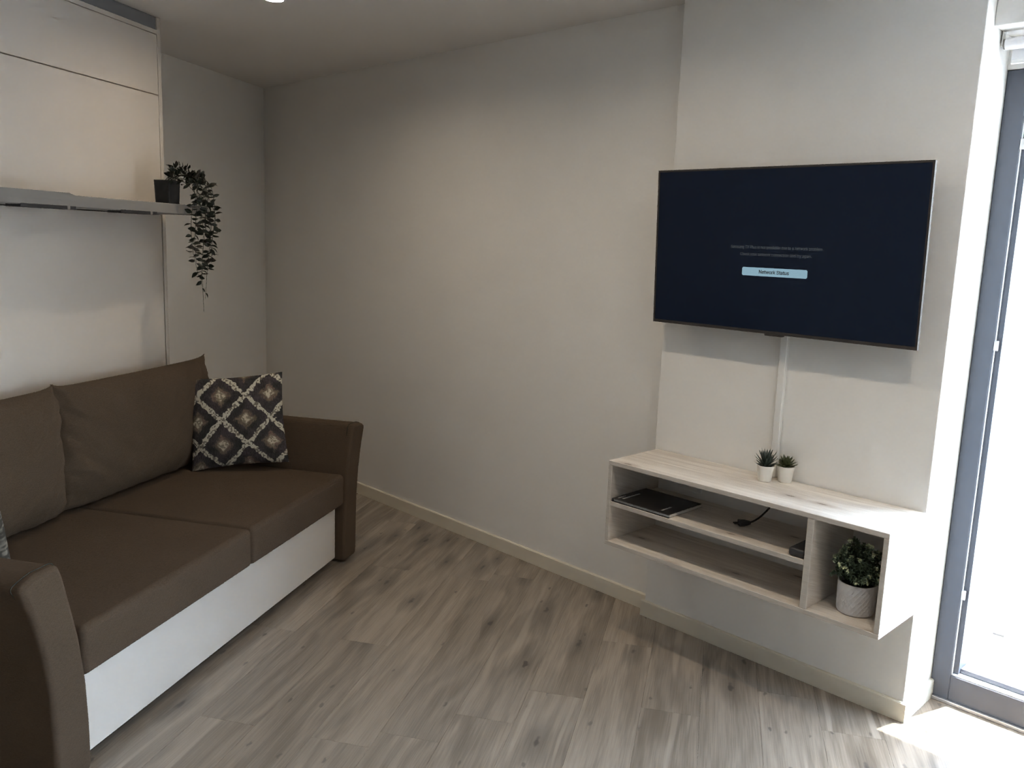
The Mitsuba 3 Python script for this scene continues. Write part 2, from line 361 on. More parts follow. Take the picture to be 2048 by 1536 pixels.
put('wall_left', quad_prism((B[0] - S[0] * -0.3 if False else B[0], BACKY), A, 0.2, -0.06, WH), 'wall_paint', label='short off-white wall behind the wall bed', kind='structure')
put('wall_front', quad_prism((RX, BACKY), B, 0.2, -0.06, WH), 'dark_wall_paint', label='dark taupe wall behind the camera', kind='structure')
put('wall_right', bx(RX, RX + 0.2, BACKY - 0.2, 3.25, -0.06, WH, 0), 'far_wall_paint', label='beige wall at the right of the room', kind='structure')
put('wall_back__lintel', bx(XP1, 1.6, 2.825, 3.25, 2.172, WH, 0.002), 'wall_paint', label='boxed lintel above the terrace door')
put('wall_back__head', bx(XP1, 1.6, YD - 0.006, 3.25, 2.076, 2.1719, 0.0), 'wall_paint', label='strip of wall between lintel and door frame')
put('wall_back__right_pier', bx(1.6, RX, YP, 3.25, -0.06, WH, 0), 'wall_paint')

def baseboard(key, p0, p1, h, t, label):
    """moulded board along p0 -> p1, standing out to the right-hand side"""
    p0, p1 = np.array(p0, float), np.array(p1, float); d = (p1 - p0) / np.linalg.norm(p1 - p0); rgt = np.array([d[1], -d[0]])
    prof = [(0, 0.0002), (t, 0.0002), (t, h - 0.004), (t - 0.004, h), (0, h)]
    pts = [[*(q + rgt * a), b] for q in (p0, p1) for a, b in prof]
    put(key, hull(pts), 'trim_paint', label=label, kind='structure')
baseboard('baseboard_back', (A[0], YW), (XP0, YW), 0.066, 0.012, 'cream baseboard along the long back wall')
baseboard('baseboard_pier', (XP0 - 0.012, YP), (XP1 + 0.012, YP), 0.066, 0.012, 'cream baseboard at the foot of the television pier')
baseboard('baseboard_reveal', (XP1, YP), (XP1, YD), 0.066, 0.012, 'cream baseboard returning to the terrace door')
baseboard('baseboard_step', (XP0, YW), (XP0, YP), 0.066, 0.012, 'cream baseboard on the step of the pier')
baseboard('baseboard_left', B, A, 0.066, 0.012, 'cream baseboard along the sofa wall')

# ------------------------------------------------------------------ terrace door and outdoors
lab('door_1', 'slate grey aluminium terrace door frame standing open to the bright terrace', kind='structure')
x0, x1, z1 = XP1 + 0.001, 1.6, 2.075
put('door_1__jamb', bx(x0, x0 + 0.060, YD, YD + 0.07, 0.0, z1, 0.002), 'slate_aluminium')
put('door_1__jamb_001', bx(x1 - 0.060, x1, YD, YD + 0.07, 0.0, z1, 0.002), 'slate_aluminium')
put('door_1__head', bx(x0 + 0.0602, x1 - 0.0602, YD, YD + 0.07, z1 - 0.060, z1, 0.002), 'slate_aluminium')
put('door_1__sill', bx(x0 + 0.0602, x1 - 0.0602, YD, YD + 0.07, 0.0, 0.100, 0.002), 'slate_aluminium')
put('door_1__seal', bx(x0 + 0.0600, x0 + 0.0632, YD + 0.004, YD + 0.02, 0.1, z1 - 0.06, 0.0005), 'seal_light', label='pale weather seal along the jamb')
put('door_1__seal_001', bx(x0 + 0.0640, x1 - 0.07, YD + 0.004, YD + 0.03, 0.1002, 0.106, 0.0005), 'seal_light', label='pale weather seal along the sill')
put('door_1__rebate', bx(x0 + 0.0605, x0 + 0.080, YD + 0.012, YD + 0.09, 0.1062, z1 - 0.0604, 0.001), 'slate_aluminium')
put('door_1__rebate_001', bx(x0 + 0.0802, x1 - 0.08, YD + 0.0305, YD + 0.09, 0.1003, 0.122, 0.001), 'slate_aluminium')
for i, zz in enumerate((0.39, 1.23, 1.853)):
    put('door_1__keep' + (f'_{i:03d}' if i else ''), bx(x0 + 0.0600, x0 + 0.0720, YD - 0.001, YD + 0.0118, zz - 0.016, zz + 0.016, 0.001), 'steel', label='small steel lock keep')
put('door_1__threshold', bx(x0 + 0.012, x1, YD - 0.012, YD - 0.0002, 0.0, 0.012, 0.001), 'steel', label='narrow threshold strip')

put('terrace', bx(-6, 8, 3.05, 6.4, -0.16, -0.02, 0.0), 'outdoor_render', label='white terrace floor outside the door', kind='structure')
put('terrace__parapet', bx(-6, 8, 6.4, 6.55, -0.16, 1.05, 0.01), 'outdoor_render', label='white terrace parapet')
put('terrace__drain', bx(-0.925, -0.882, 3.762, 3.790, -0.0198, -0.012, 0.001), 'black_plastic', label='small grey drain slot')

lab('roller_blind', 'white roller blind rolled up above the terrace door', 'roller blind')
put('roller_blind__roll', trimesh.creation.cylinder(0.0175, segment=[[-0.890, 2.905, 2.135], [1.57, 2.905, 2.135]], sections=28), 'blind_cloth', 40)
put('roller_blind__bracket', bx(-0.9005, -0.8965, 2.893, 2.917, 2.125, 2.1718, 0.001), 'white_plastic')
put('roller_blind__end_cap', trimesh.creation.cylinder(0.0150, segment=[[-0.8964, 2.905, 2.135], [-0.8901, 2.905, 2.135]], sections=24), 'grey_metal', 40, label='grey end cap')
put('roller_blind__cloth', bx(-0.876, 1.56, 2.9205, 2.9222, 2.090, 2.135, 0.0004), 'blind_cloth')
put('roller_blind__hem_bar', bx(-0.876, 1.56, 2.916, 2.927, 2.078, 2.0899, 0.002), 'white_plastic')

# ------------------------------------------------------------------ downlights
def washer(ro, ri, h, seg=48):
    return trimesh.creation.annulus(ri, ro, h, sections=seg)
can = lathe([(0.0380, 0.0), (0.0392, 0.0), (0.0392, 0.070), (0.0, 0.070), (0.0, 0.069), (0.0380, 0.069), (0.0380, 0.0)], 32)
bez_m = washer(0.0475, 0.0375, 0.004)
disc = trimesh.creation.cylinder(0.031, 0.004, sections=32)
scene_dicts = {}
for i, (x, y) in enumerate(lamp_xy):
    k = 'downlight' + (f'_{i:03d}' if i else '')
    lab(k, 'round white recessed downlight in the ceiling near the wall bed' if i == 0 else ('', 'recessed ceiling downlight over the left end of the media shelf', 'recessed ceiling downlight between the television and the terrace door', 'recessed ceiling downlight farthest right, before the open terrace door')[i], 'ceiling light', 'recessed ceiling downlights')
    mv = np.eye(4); mv[:3, 3] = (x, y, H)
    put(k + '__bezel', bez_m, 'white_plastic', 30, m=mv @ trimesh.transformations.translation_matrix([0, 0, -0.0022]))
    put(k + '__can', can, 'steel', 30, m=mv)
    put(k + '__lamp', disc, 'white_plastic', False, m=mv @ trimesh.transformations.translation_matrix([0, 0, 0.009]), label='glowing lamp', emitter={'type': 'area', 'radiance': rgb(*LAMP)})

# ------------------------------------------------------------------ wall bed
lab('wall_bed', 'white folded-up wall bed cupboard behind the sofa with a grey fold-down leg bar', 'wall bed')
def lb(n0, n1, s0, s1, z0, z1, b=0.0012): return bx(n0, n1, s0, s1, z0, z1, b)
SR, SL = 3.422, 1.66
W = lambda part, mesh, m, sm=False, **k: put('wall_bed__' + part, mesh, m, sm, m=SOFA, **k)
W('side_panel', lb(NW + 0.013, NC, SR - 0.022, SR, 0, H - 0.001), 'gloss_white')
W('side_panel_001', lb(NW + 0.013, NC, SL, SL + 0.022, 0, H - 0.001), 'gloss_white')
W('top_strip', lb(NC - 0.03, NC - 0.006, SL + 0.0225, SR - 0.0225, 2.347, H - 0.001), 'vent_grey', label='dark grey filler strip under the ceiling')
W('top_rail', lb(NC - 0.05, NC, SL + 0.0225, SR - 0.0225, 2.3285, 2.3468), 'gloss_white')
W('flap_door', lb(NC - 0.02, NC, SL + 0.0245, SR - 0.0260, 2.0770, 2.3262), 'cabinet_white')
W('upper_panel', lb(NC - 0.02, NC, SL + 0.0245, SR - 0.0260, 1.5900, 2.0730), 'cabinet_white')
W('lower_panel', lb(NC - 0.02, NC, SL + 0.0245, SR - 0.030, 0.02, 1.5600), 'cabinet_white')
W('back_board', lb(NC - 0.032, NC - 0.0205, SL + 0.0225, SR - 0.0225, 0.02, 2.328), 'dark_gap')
# the leg bar stands out from the front like a narrow shelf
BZ0, BZ1, BN = 1.563, 1.605, -2.250
W('leg_bar', lb(NC + 0.0005, BN, SL + 0.03, 3.385, BZ0, BZ1, 0.003), 'grey_metal', label='grey metal fold-down leg bar')
W('leg_bar__plate', hull([(n, s, z) for n in (NC + 0.01, BN + 0.0015) for s, z in ((1.9, BZ1 - 0.02), (1.9, BZ1 + 0.007), (2.595, BZ1 + 0.007), (2.62, BZ1), (2.62, BZ1 - 0.02))]), 'grey_metal')
for i, (a, b) in enumerate(((2.376, 2.625), (2.86, 3.075))):
    W('leg_bar__slot' + (f'_{i:03d}' if i else ''), lb(BN - 0.06, BN + 0.0006, a, b, BZ0 - 0.0085, BZ0 + 0.004, 0.0008), 'rubber_black', label='black slot under the bar')
    W('leg_bar__catch' + (f'_{i:03d}' if i else ''), lb(BN - 0.03, BN + 0.0012, b - 0.042, b - 0.028, BZ0 - 0.0092, BZ0 + 0.004, 0.0008), 'grey_metal')

# ------------------------------------------------------------------ sofa
lab('sofa', 'brown fabric two-seat sofa with flared arms and a white front panel', 'sofa')
P_ = lambda part, mesh, m, sm=35, **k: put('sofa__' + part, mesh, m, sm, m=SOFA, **k)
P_('front_panel', lb(-1.657, -1.635, 1.829, 3.436, 0.040, 0.282), 'gloss_white', False, label='white front panel')
P_('frame', lb(-2.425, -1.70, 1.85, 3.43, 0.05, 0.270), 'dark_gap', False, label='dark base frame')
for i, (a, b) in enumerate(((1.829, 2.6885), (2.6905, 3.481))):
    P_('seat' + (f'_{i:03d}' if i else ''), rbox(-2.43, -1.608, a, b, 0.283, 0.428, 0.020, 12, 5, (0.006, 0.0, 0.008)), 'brown_fabric', True)
def arm_poly(sgn, base):
    q = [(0.0, 0.012), (0.125, 0.012), (0.128, 0.16), (0.134, 0.30), (0.152, 0.42), (0.182, 0.53), (0.218, 0.622), (0.160, 0.640), (0.085, 0.640), (0.070, 0.60), (0.045, 0.50), (0.024, 0.41), (0.006, 0.28), (0.0, 0.15)]
    g = Polygon([(base + sgn * a, z) for a, z in q])
    g = g.buffer(-0.018, join_style=1).buffer(0.018, join_style=1, quad_segs=6)
    return g if g.exterior.is_ccw else Polygon(list(g.exterior.coords)[::-1])
P_('arm', soft_extrude(arm_poly(1, 3.470), -2.43, -1.600, 0.016), 'brown_fabric', True)
P_('arm_001', soft_extrude(arm_poly(-1, 1.835), -2.43, -1.600, 0.016), 'brown_fabric', True)
for i, (base, sgn) in enumerate(((3.470, 1), (1.835, -1))):       # stitched seam over the front of each arm top
    pts = [(-1.626, base + sgn * a, z) for a, z in ((0.068, 0.594), (0.074, 0.622), (0.088, 0.6405), (0.125, 0.6415), (0.160, 0.6405), (0.200, 0.630), (0.217, 0.618), (0.206, 0.592))]
    P_(f'arm{"_001" if i else ""}__seam', tube(bez(pts, 6), 0.0014, 5), 'stem_dark', True)

def back_cushion(key, s0, s1, zb, zt, nb, nt, t, seed, label, sag):
    w, h = s1 - s0, math.hypot(zt - zb, nt - nb)
    me, uv = cushion(w, h, t, 72, ears=True, side=0.35, pinch=0.062, seed=seed, wr=0.034, power=4.0, sag=sag)
    mid = sf((nb + nt) / 2, (s0 + s1) / 2, (zb + zt) / 2)
    put(key, me, 'brown_fabric', True, m=frame(mid, S, N * (nt - nb) + np.array([0, 0, zt - zb])), label=label, cat='cushion', group='loose back cushions on the sofa')
back_cushion('back_cushion', 2.574, 3.530, 0.436, 0.925, -2.338, -2.352, 0.190, 3, 'large brown fabric back cushion behind the patterned throw pillow', 0.012)
back_cushion('back_cushion_001', 1.815, 2.581, 0.436, 0.925, -2.332, -2.348, 0.200, 8, 'large brown fabric back cushion at the left edge, beside the grey throw pillow', 0.012)

# throw pillow in the corner, leaning on the arm and the back cushion
a, b = sf(-2.242, 3.254, 0.440), sf(-1.896, 3.433, 0.470)
up = S * 0.088 - N * 0.045 + np.array([0, 0, 0.395])
me, uv = cushion(0.422, 0.418, 0.112, 60, pinch=0.055, seed=5, wr=0.008, power=2.6)
fr = frame((a + b) / 2 + up / 2, b - a, up)
put('throw_pillow', me, 'woven_pattern', True, uv=uv, m=fr, label='square throw pillow with a dark diamond lattice pattern leaning in the sofa corner', cat='pillow')
# second pillow, cut by the left edge of the picture
me, uv = cushion(0.33, 0.36, 0.12, 40, pinch=0.015, seed=9, wr=0.006, power=2.6)
put('throw_pillow_001', me, 'woven_grey', True, uv=uv, m=frame(sf(-2.098, 1.912, 0.612), N, np.array([0, 0, 1.0]) - S * 0.16), label='grey flecked throw pillow at the left edge beside the near sofa arm', cat='pillow')

# ------------------------------------------------------------------ trailing plant on the leg bar
lab('trailing_plant', 'dark trailing artificial plant in a small black square pot on the grey bar', 'potted plant')
pc = np.array([-2.305, 3.222, BZ1 + 0.0002])
def square_pot(a0, a1, h, t):
    def ring(a, z): 
        r = 0.004
        return [(x, y, z) for x, y in ((-a, -a + r), (-a + r, -a), (a - r, -a), (a, -a + r), (a, a - r), (a - r, a), (-a + r, a), (-a, a - r))]
    return loft([ring(a0, 0), ring(a1, h), ring(a1 - t, h), ring(a0 - t + 0.001, h - 0.02)])
put('trailing_plant__pot', square_pot(0.035, 0.0385, 0.096, 0.004), 'planter_black', False, m=SOFA @ trimesh.transformations.translation_matrix(pc))
def leaf_mesh(l, w, fold=0.25, curl=0.15, k=5):
    """pointed leaf from the origin along +x, folded along its midrib, with a little thickness"""
    xs = np.linspace(0, 1, k + 1); V, Fc = [], []
    for x in xs:
        hw = w / 2 * (math.sin(math.pi * x ** 0.8) ** 0.9 if 0 < x < 1 else 0.0) + 0.0004
        z = curl * l * (x - x * x) * 1.2
        V += [(x * l, -hw, z + fold * hw), (x * l, 0, z), (x * l, hw, z + fold * hw), (x * l, 0, z - 0.0007)]
    for i in range(k):
        o = i * 4
        for j in range(4):
            q = (o + j, o + (j + 1) % 4, o + 4 + (j + 1) % 4, o + 4 + j); Fc += [(q[0], q[1], q[2]), (q[0], q[2], q[3])]
    m = trimesh.Trimesh(V, Fc, process=False)
    if m.volume < 0: m.invert()
    return m
lv = [mikit.ply(leaf_mesh(l, w, fo, cu), ma, 40) for l, w, fo, cu, ma in ((0.029, 0.0155, 0.3, 0.2, 'leaf_dark'), (0.026, 0.0150, 0.5, -0.2, 'leaf_dark'), (0.032, 0.0150, 0.2, 0.35, 'leaf_dark'), (0.027, 0.0140, 0.3, 0.1, 'leaf_bronze'))]
prng = random.Random(21)
leaf_no = 0
def add_leaf(pos, d, upv, sc=1.0, kind=None):
    global leaf_no
    key = 'trailing_plant__leaf' + (f'_{leaf_no:03d}' if leaf_no else ''); leaf_no += 1
    m = frame(pos, d, np.cross(upv, d)) ; m[:3, :3] *= sc
    scene[key] = {**lv[prng.randrange(4) if kind is None else kind], 'to_world': T(m)}
def rv(): 
    v = np.array([prng.gauss(0, 1) for _ in range(3)]); return v / np.linalg.norm(v)
zt = pc[2] + 0.096
# (end s, end n, end z, top s, top z, top n)
strands = [(3.300, -2.195, 1.150, 3.265, 1.742, -2.24), (3.305, -2.190, 1.205, 3.295, 1.725, -2.22), (3.285, -2.205, 1.30, 3.270, 1.700, -2.19), (3.330, -2.195, 1.33, 3.345, 1.695, -2.23),
           (3.245, -2.190, 1.36, 3.245, 1.690, -2.18), (3.350, -2.200, 1.45, 3.350, 1.665, -2.20), (3.215, -2.185, 1.44, 3.215, 1.665, -2.18), (3.385, -2.195, 1.47, 3.350, 1.700, -2.20), (3.310, -2.16, 1.36, 3.300, 1.70, -2.16), (3.315, -2.215, 1.26, 3.32, 1.71, -2.22), (3.36, -2.19, 1.42, 3.345, 1.70, -2.21)]
for i, (es, en, ez, ts, tz, tn) in enumerate(strands):
    root = np.array([pc[0] + prng.uniform(-0.02, 0.02), pc[1] + prng.uniform(-0.02, 0.02), zt - 0.015])
    mid = np.array([tn, ts, tz])
    wide = 0.055 * math.sin(i * 2.4)
    pts = [root, root * 0.6 + mid * 0.4 + [0, 0, 0.035], mid, [en + 0.012, 0.4 * ts + 0.6 * es + wide, tz - 0.35 * (tz - ez)], [en, 0.2 * ts + 0.8 * es + wide * 0.7, tz - 0.7 * (tz - ez)], [en, es, ez]]
    path = bez(pts, 12); world = path @ SOFA[:3, :3].T
    put('trailing_plant__stem' + (f'_{i:03d}' if i else ''), tube(world, np.linspace(0.0016, 0.0008, len(world)), 5), 'stem_dark', True)
    seg = np.linalg.norm(np.diff(world, axis=0), axis=1); cum = np.concatenate([[0], np.cumsum(seg)]); L = cum[-1]
    stop = L * (0.80 if i < 2 else 1.0)
    d = 0.09 + prng.uniform(0, 0.01); side = 1
    while d < stop and leaf_no < 200:
        j = min(np.searchsorted(cum, d), len(world) - 1); p = world[j]; t = world[j] - world[j - 1]; t /= np.linalg.norm(t) + 1e-9
        view = CAM - p; view /= np.linalg.norm(view)
        out = np.cross(t, view); out = out * side + 0.55 * rv() + 0.25 * t; out /= np.linalg.norm(out)
        nrm = 0.55 * np.array([N[0], N[1], 0.2]) + 0.75 * rv(); nrm = nrm - out * (nrm @ out); nrm /= np.linalg.norm(nrm)
        add_leaf(p, out, nrm, prng.uniform(0.85, 1.25)); side = -side; d += prng.uniform(0.017, 0.026)
    if i < 2: add_leaf(world[-8 if i == 0 else -3], np.array([0.1, 0.3, -0.9]), np.array([N[0], N[1], 0.1]), 0.7)
for q in range(98):                                              # the crown over the pot
    a_, e_ = prng.uniform(0, 2 * math.pi), prng.uniform(-0.1, 1.0)
    p = pc + [0.040 * math.cos(a_) + 0.050, 0.085 * math.sin(a_) + 0.062, 0.090 + 0.046 * e_ * (1 - 0.5 * math.sin(a_))]
    d = np.array([math.cos(a_) * 0.6, math.sin(a_), 0.15 + 0.7 * e_]); d = SOFA[:3, :3] @ (d / np.linalg.norm(d)) + 0.35 * rv(); d /= np.linalg.norm(d)
    nrm = np.array([0.4 * N[0], 0.4 * N[1], 0.6]) + 0.7 * rv(); nrm -= d * (nrm @ d); nrm /= np.linalg.norm(nrm)
    add_leaf(SOFA[:3, :3] @ p, d, nrm, prng.uniform(0.85, 1.2))
put('trailing_plant__soil', bx(-0.0335, 0.0335, -0.0335, 0.0335, 0.05, 0.086, 0.004), 'soil', m=SOFA @ trimesh.transformations.translation_matrix(pc))

# ------------------------------------------------------------------ television
lab('television', 'large flat black wall-mounted television showing a network message', 'television')
tw, th = 0.974, 0.5575
TV = np.eye(4); TV[:3, 3] = (-1.931, 2.664, 1.2215)
TV = TV @ trimesh.transformations.rotation_matrix(math.radians(2.6), [1, 0, 0])
V_ = lambda part, mesh, m, sm=False, **k: put('television__' + part, mesh, m, sm, m=TV, **k)
bz = 0.0065
fr_o = sbox(0, 0, tw, th); fr_i = sbox(bz, 0.0105, tw - bz, th - bz)
fm = trimesh.creation.extrude_polygon(fr_o.difference(fr_i), 0.013, engine='earcut')
fm.apply_transform(np.array([[1, 0, 0, 0], [0, 0, -1, 0.013], [0, 1, 0, 0], [0, 0, 0, 1.0]]))
V_('bezel', fm, 'bezel_metal')
V_('screen', bx(bz, tw - bz, 0.0018, 0.010, 0.0105, th - bz, 0.0), 'screen_glass', label='dark glossy screen')
V_('housing', bx(0.03, tw - 0.03, 0.0132, 0.045, 0.02, th - 0.012, 0.006), 'black_plastic')
V_('sensor', bx(0.466, 0.532, 0.000, 0.02, -0.0065, -0.0001, 0.002), 'bezel_metal')
V_('bracket', bx(0.39, 0.58, 0.0455, 0.060, 0.13, 0.40, 0.003), 'black_plastic', label='black wall bracket')
TX = np.array([[1, 0, 0, 0], [0, 0, -1, 0], [0, 1, 0, 0], [0, 0, 0, 1.0]])
def screen_text(part, text, cx, zb, width, cap, m, y, bold=False, **k):
    t = meshkit.text_mesh(text, cap, 0.0004, bold); bb = t.bounds
    t.apply_translation([-(bb[0][0] + bb[1][0]) / 2, 0, 0]); t.apply_scale([width / (bb[1][0] - bb[0][0]), 1, 1])
    t.apply_transform(TX); t.apply_translation([cx, y, zb]); V_(part, t, m, **k)
glow = lambda *c: {'type': 'area', 'radiance': rgb(*c)}
screen_text('message', 'Samsung TV Plus is not available due to a network problem.', tw / 2, 0.2865, 0.338, 0.0105, 'screen_print', 0.0016, label='faint grey line of text', emitter=glow(0.07, 0.085, 0.095))
screen_text('message_001', 'Check your network connection and try again.', tw / 2, 0.2625, 0.262, 0.0105, 'screen_print', 0.0016, label='second faint grey line of text', emitter=glow(0.06, 0.072, 0.082))
bt = Polygon([(0.004, 0), (0.236, 0), (0.24, 0.004), (0.24, 0.0245), (0.236, 0.0285), (0.004, 0.0285), (0, 0.0245), (0, 0.004)])
bm = trimesh.creation.extrude_polygon(bt, 0.0003, engine='earcut'); bm.apply_transform(TX); bm.apply_translation([tw / 2 - 0.12, 0.0016, 0.1945])
V_('button', bm, 'screen_print', label='pale blue Network Status button', emitter=glow(0.28, 0.46, 0.56))
screen_text('button__lettering', 'Network Status', tw / 2, 0.2035, 0.110, 0.0115, 'cover_black', 0.0012, True)

# ------------------------------------------------------------------ cable duct, shelf unit and what lies in it
lab('cable_duct', 'slim white vertical cable trunking below the television', 'cable duct')
put('cable_duct__cover', bx(-1.440, -1.414, YP - 0.018, YP, 0.7096, 1.30, 0.002), 'white_plastic')
put('cable_duct__base', bx(-1.4445, -1.4412, YP - 0.005, YP, 0.7096, 1.30, 0.0005), 'white_plastic')

lab('floating_shelf', 'pale whitewashed oak floating media shelf on the pier under the television', 'wall shelf')
SY = 2.447; sx0, sx1, sz0, sz1, st = -1.934, -0.894, 0.382, 0.709, 0.0165
Q_ = lambda part, mesh, m, **k: put('floating_shelf__' + part, mesh, m, **k)
YB = YP - 0.0035
Q_('top_board', bx(sx0, sx1, SY, YB, sz1 - st, sz1), 'white_oak_board')
Q_('bottom_board', bx(sx0, sx1, SY, YB, sz0, sz0 + st), 'white_oak_board')
Q_('side_panel', bx(sx0, sx0 + st, SY + 0.0005, YB, sz0 + st + 0.0003, sz1 - st - 0.0003), 'white_oak_side')
Q_('side_panel_001', bx(sx1 - st, sx1, SY + 0.0005, YB, sz0 + st + 0.0003, sz1 - st - 0.0003), 'white_oak_side')
Q_('divider', bx(-1.145, -1.1225, SY + 0.001, YB, sz0 + st + 0.0003, sz1 - st - 0.0003), 'white_oak_side')
MZ = 0.5545
Q_('middle_shelf', bx(sx0 + st + 0.0003, -1.1453, SY + 0.001, YB - 0.006, MZ - 0.0175, MZ), 'white_oak_board')

lab('wall_socket', 'white wall socket plate half hidden inside the floating shelf', 'wall socket')
put('wall_socket__plate', bx(-1.805, -1.715, YP - 0.010, YP, 0.535, 0.6225 + 0.0, 0.002) if False else bx(-1.805, -1.715, YP - 0.010, YP, 0.575, 0.665, 0.002), 'white_plastic')
put('wall_socket__insert', bx(-1.787, -1.733, YP - 0.0125, YP - 0.0101, 0.593, 0.647, 0.0008), 'white_plastic')

# booklet: closed cover, page block, a few rules of print
lab('booklet', 'black-covered booklet lying at the left of the middle shelf', 'book')
bkx0, bkx1, bky0, bky1 = -1.912, -1.655, 2.450, 2.662
put('booklet__pages', bx(bkx0 + 0.003, bkx1, bky0 + 0.007, bky1 - 0.004, MZ + 0.0016, MZ + 0.0110, 0.0005), 'paper', label='white page edges')
put('booklet__cover', bx(bkx0, bkx1 - 0.0015, bky0, bky1, MZ + 0.0111, MZ + 0.0128, 0.0004), 'cover_black')
put('booklet__back_cover', bx(bkx0, bkx1 - 0.0015, bky0, bky1, MZ + 0.0001, MZ + 0.0015, 0.0004), 'cover_black')
put('booklet__spine', bx(bkx0 - 0.001, bkx0 + 0.0025, bky0, bky1, MZ + 0.0002, MZ + 0.0128, 0.001), 'cover_black')
for i, (xa, xb, ya, yb) in enumerate(((-1.900, -1.895, 2.470, 2.515), (-1.884, -1.876, 2.475, 2.580), (-1.707, -1.700, 2.475, 2.535))):
    put('booklet__print' + (f'_{i:03d}' if i else ''), bx(xa, xb, ya, yb, MZ + 0.01281, MZ + 0.0130, 0.0), 'print_grey', label='grey printed line')

lab('power_cable', 'black power cable with its plug lying on the middle shelf', 'power cable')
cp = bez([(-1.403, 2.742, 0.6915), (-1.399, 2.728, 0.655), (-1.401, 2.698, 0.617), (-1.410, 2.660, 0.588), (-1.421, 2.630, 0.5715), (-1.430, 2.610, 0.5662)], 10)
put('power_cable__lead', tube(cp, 0.0033, 10), 'rubber_black', True)
pl = frame((-1.430, 2.610, 0.5662), (-0.62, -0.78, -0.03), (0.78, -0.62, 0))
put('power_cable__plug', hull([(x, y * w, z * h) for x, w, h in ((-0.004, 0.006, 0.005), (0.012, 0.010, 0.008), (0.034, 0.012, 0.0095), (0.038, 0.011, 0.009)) for y in (-1, 1) for z in (-1, 1)]), 'rubber_black', m=pl)
for i, y in enumerate((-0.0065, 0.0065)):
    put('power_cable__prong' + (f'_{i:03d}' if i else ''), trimesh.creation.cylinder(0.0024, segment=[[0.038, y, 0], [0.055, y, 0]], sections=10), 'black_plastic', 30, m=pl)

lab('media_box', 'small black media box beside the divider on the middle shelf', 'media box')
put('media_box__body', rbox(-1.201, -1.1475, 2.452, 2.575, MZ + 0.0005, MZ + 0.0275, 0.008, 4, 4), 'black_plastic', True)
put('media_box__trim', bx(-1.1935, -1.1500, 2.4510, 2.4530, MZ + 0.013, MZ + 0.0145, 0.0004), 'bezel_metal')

# ------------------------------------------------------------------ two succulents on the shelf top
def cup(ro_b, ro_t, h, t=0.0022, n=40):
    return lathe([(0, 0), (ro_b - 0.002, 0), (ro_b, 0.002), (ro_t, h - 0.001), (ro_t - 0.0005, h), (ro_t - t, h), (ro_t - t - 0.0006, h - 0.004), (ro_b - t, 0.004), (0, 0.004), (0, 0)], n)
def spike(l, w, th, curve):
    """fleshy pointed leaf along +x, curving to +z"""
    R = []
    for x in np.linspace(0, 1, 6):
        hw = w / 2 * (1.0 - x ** 1.8) * (0.75 + 0.6 * x) + 0.0002; ht = th / 2 * (1 - x) + 0.0002
        R.append([(x * l, hw * math.cos(a), curve * l * x * x + ht * math.sin(a)) for a in np.arange(6) * math.pi / 3])
    return loft(R)
def succulent(key, at, tiers, label, bsdf, seed):
    r_ = random.Random(seed)
    lab(key, label, 'potted succulent', 'small succulents in white cups')
    put(key + '__pot', cup(0.0225, 0.0305, 0.057), 'pale_ceramic', 35, m=trimesh.transformations.translation_matrix(at))
    put(key + '__soil', lathe([(0, 0.045), (0.0268, 0.045), (0.0268, 0.048), (0.015, 0.0515), (0, 0.052), (0, 0.045)], 24), 'soil', 40, m=trimesh.transformations.translation_matrix(at))
    i = 0
    for cnt, el, l, w, cv, z in tiers:
        sh = mikit.ply(spike(l, w, 0.0045, cv), bsdf, 40); ph = r_.random() * 6
        for k in range(cnt):
            a = ph + 2 * math.pi * k / cnt + r_.uniform(-0.12, 0.12); e = el + r_.uniform(-0.10, 0.10)
            d = np.array([math.cos(a) * math.cos(e), math.sin(a) * math.cos(e), math.sin(e)])
            m = frame(np.array(at) + [0, 0, z] + d * 0.004, d, np.cross([0, 0, 1.0], d)); m[:3, :3] *= r_.uniform(0.88, 1.10)
            scene[key + '__leaf' + (f'_{i:03d}' if i else '')] = {**sh, 'to_world': T(m)}; i += 1
SZ = sz1 + 0.0002
succulent('succulent', (-1.419, 2.671, SZ), [(9, 0.25, 0.042, 0.015, 0.12, 0.052), (10, 0.62, 0.048, 0.015, 0.10, 0.055), (9, 0.95, 0.054, 0.014, 0.06, 0.057), (6, 1.28, 0.056, 0.013, 0.0, 0.058)], 'taller spiky blue-green succulent in a white cup, the nearer of the pair', 'succulent_blue', 2)
succulent('succulent_001', (-1.3685, 2.7195, SZ), [(9, 0.18, 0.038, 0.017, 0.15, 0.052), (10, 0.50, 0.038, 0.017, 0.14, 0.055), (9, 0.85, 0.036, 0.016, 0.10, 0.056), (6, 1.2, 0.034, 0.014, 0.05, 0.057)], 'lower olive green succulent rosette in a white cup beside the cable trunking', 'succulent_green', 4)

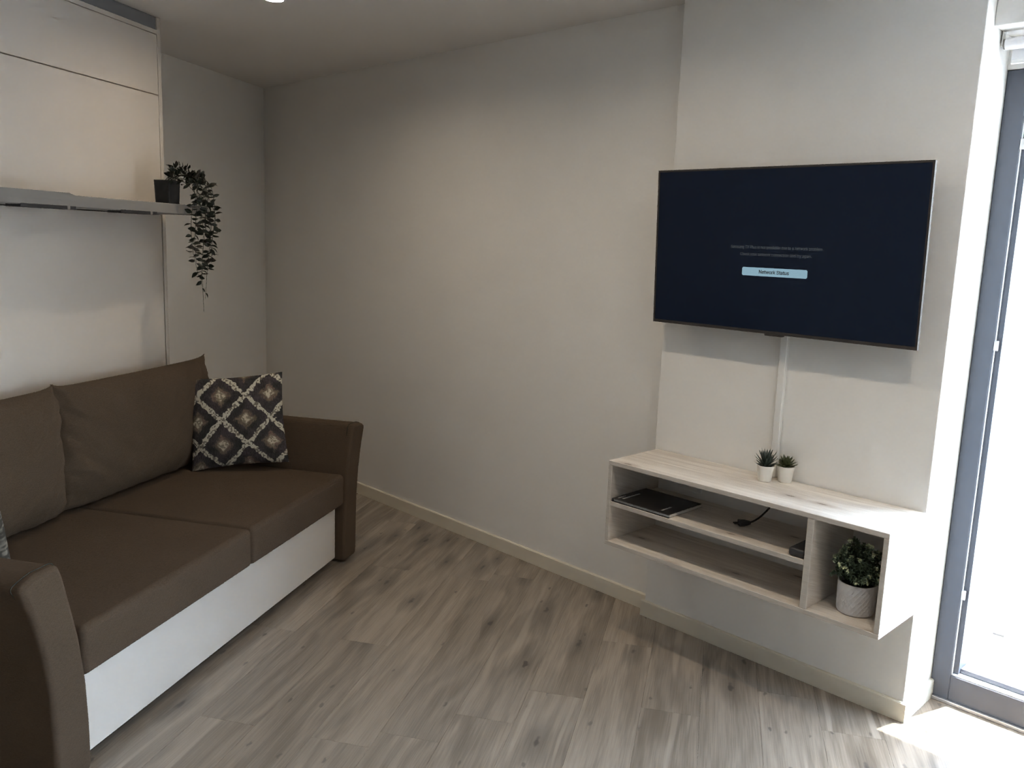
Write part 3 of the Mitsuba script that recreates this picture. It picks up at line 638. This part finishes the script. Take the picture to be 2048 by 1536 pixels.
# ------------------------------------------------------------------ bushy plant in the cubby
lab('bushy_plant', 'bushy green plant with pale tips in a grey diamond-textured pot in the shelf cubby', 'potted plant')
bc = np.array([-1.016, 2.560, sz0 + st + 0.0002])
def diamond_pot(rb, rt, h, nt=160, nz=44):
    z = np.linspace(0, 1, nz); a = np.arange(nt) * 2 * math.pi / nt
    Z, Aa = np.meshgrid(z, a, indexing='ij')
    u = Aa / (2 * math.pi) * 26; v = Z * h / (2 * math.pi * rt / 26) * 0.75
    p1, p2 = (u + v) % 1.0, (u - v) % 1.0
    ridge = np.minimum(np.minimum(p1, 1 - p1), np.minimum(p2, 1 - p2))
    r = rb + (rt - rb) * Z + 0.0016 * np.exp(-(ridge / 0.13) ** 2) * (Z > 0.02) * (Z < 0.97)
    r = r - 0.004 * np.exp(-Z / 0.03)
    rings = list(np.stack([r * np.cos(Aa), r * np.sin(Aa), Z * h], -1))
    for rr, zz in ((rt - 0.001, h + 0.001), (rt - 0.005, h + 0.001), (rt - 0.006, h - 0.02)):
        rings.append(np.stack([rr * np.cos(a), rr * np.sin(a), a * 0 + zz], -1))
    return loft(rings)
TB = trimesh.transformations.translation_matrix(bc)
put('bushy_plant__pot', diamond_pot(0.0545, 0.0575, 0.098), 'pot_grey', True, m=TB)
put('bushy_plant__soil', lathe([(0, 0.078), (0.0508, 0.078), (0.0508, 0.084), (0, 0.086), (0, 0.078)], 24), 'soil', 30, m=TB)
brng = random.Random(5)
nf = leaf_mesh(0.0125, 0.0055, 0.3, 0.2, 3); nt_ = leaf_mesh(0.0110, 0.0080, 0.4, 0.3, 3)
fol, tips, stems = [], [], []
def place(m0, p, d, sc=1.0):
    up_ = np.array([brng.gauss(0, 1), brng.gauss(0, 1), brng.gauss(0, 1) + 0.6]); m = frame(p, d, np.cross(up_, d)); m[:3, :3] *= sc
    q = m0.copy(); q.apply_transform(m); return q
for k in range(84):
    a, e = brng.uniform(0, 2 * math.pi), math.asin(brng.uniform(-0.05, 1.0))
    d = np.array([math.cos(a) * math.cos(e), math.sin(a) * math.cos(e), math.sin(e)])
    R_ = np.array([0.082, 0.082, 0.132]) * brng.uniform(0.72, 1.0)
    start = bc + [0.03 * math.cos(a) * brng.random(), 0.03 * math.sin(a) * brng.random(), 0.080]
    end = bc + [0, 0, 0.105] + d * R_
    end[0] = np.clip(end[0], -1.104, -0.927)
    path = bez([start, (start + end) / 2 + [0, 0, 0.018], end], 6)
    stems.append(tube(path, 0.0007, 4))
    for i in range(3, len(path)):
        for _ in range(4):
            v = np.array([brng.gauss(0, 1), brng.gauss(0, 1), brng.gauss(0.2, 1)]); v /= np.linalg.norm(v)
            fol.append(place(nf, path[i], v, brng.uniform(0.7, 1.2)))
    for _ in range(7):
        v = np.array([brng.gauss(0, 1), brng.gauss(0, 1), brng.gauss(0.3, 1)]); v = v / np.linalg.norm(v) + 0.5 * d; v /= np.linalg.norm(v)
        (tips if k % 3 else fol).append(place(nt_, end + d * 0.002, v, brng.uniform(0.6, 1.0)))
cat_ = trimesh.util.concatenate
put('bushy_plant__stems', cat_(stems), 'stem_dark', True, kind='stuff', label='thin dark stems')
put('bushy_plant__foliage', cat_(fol), 'bush_leaf', False, kind='stuff', label='small dense green leaves')
put('bushy_plant__tips', cat_(tips), 'bush_tip', False, kind='stuff', label='pale green flowering tips')
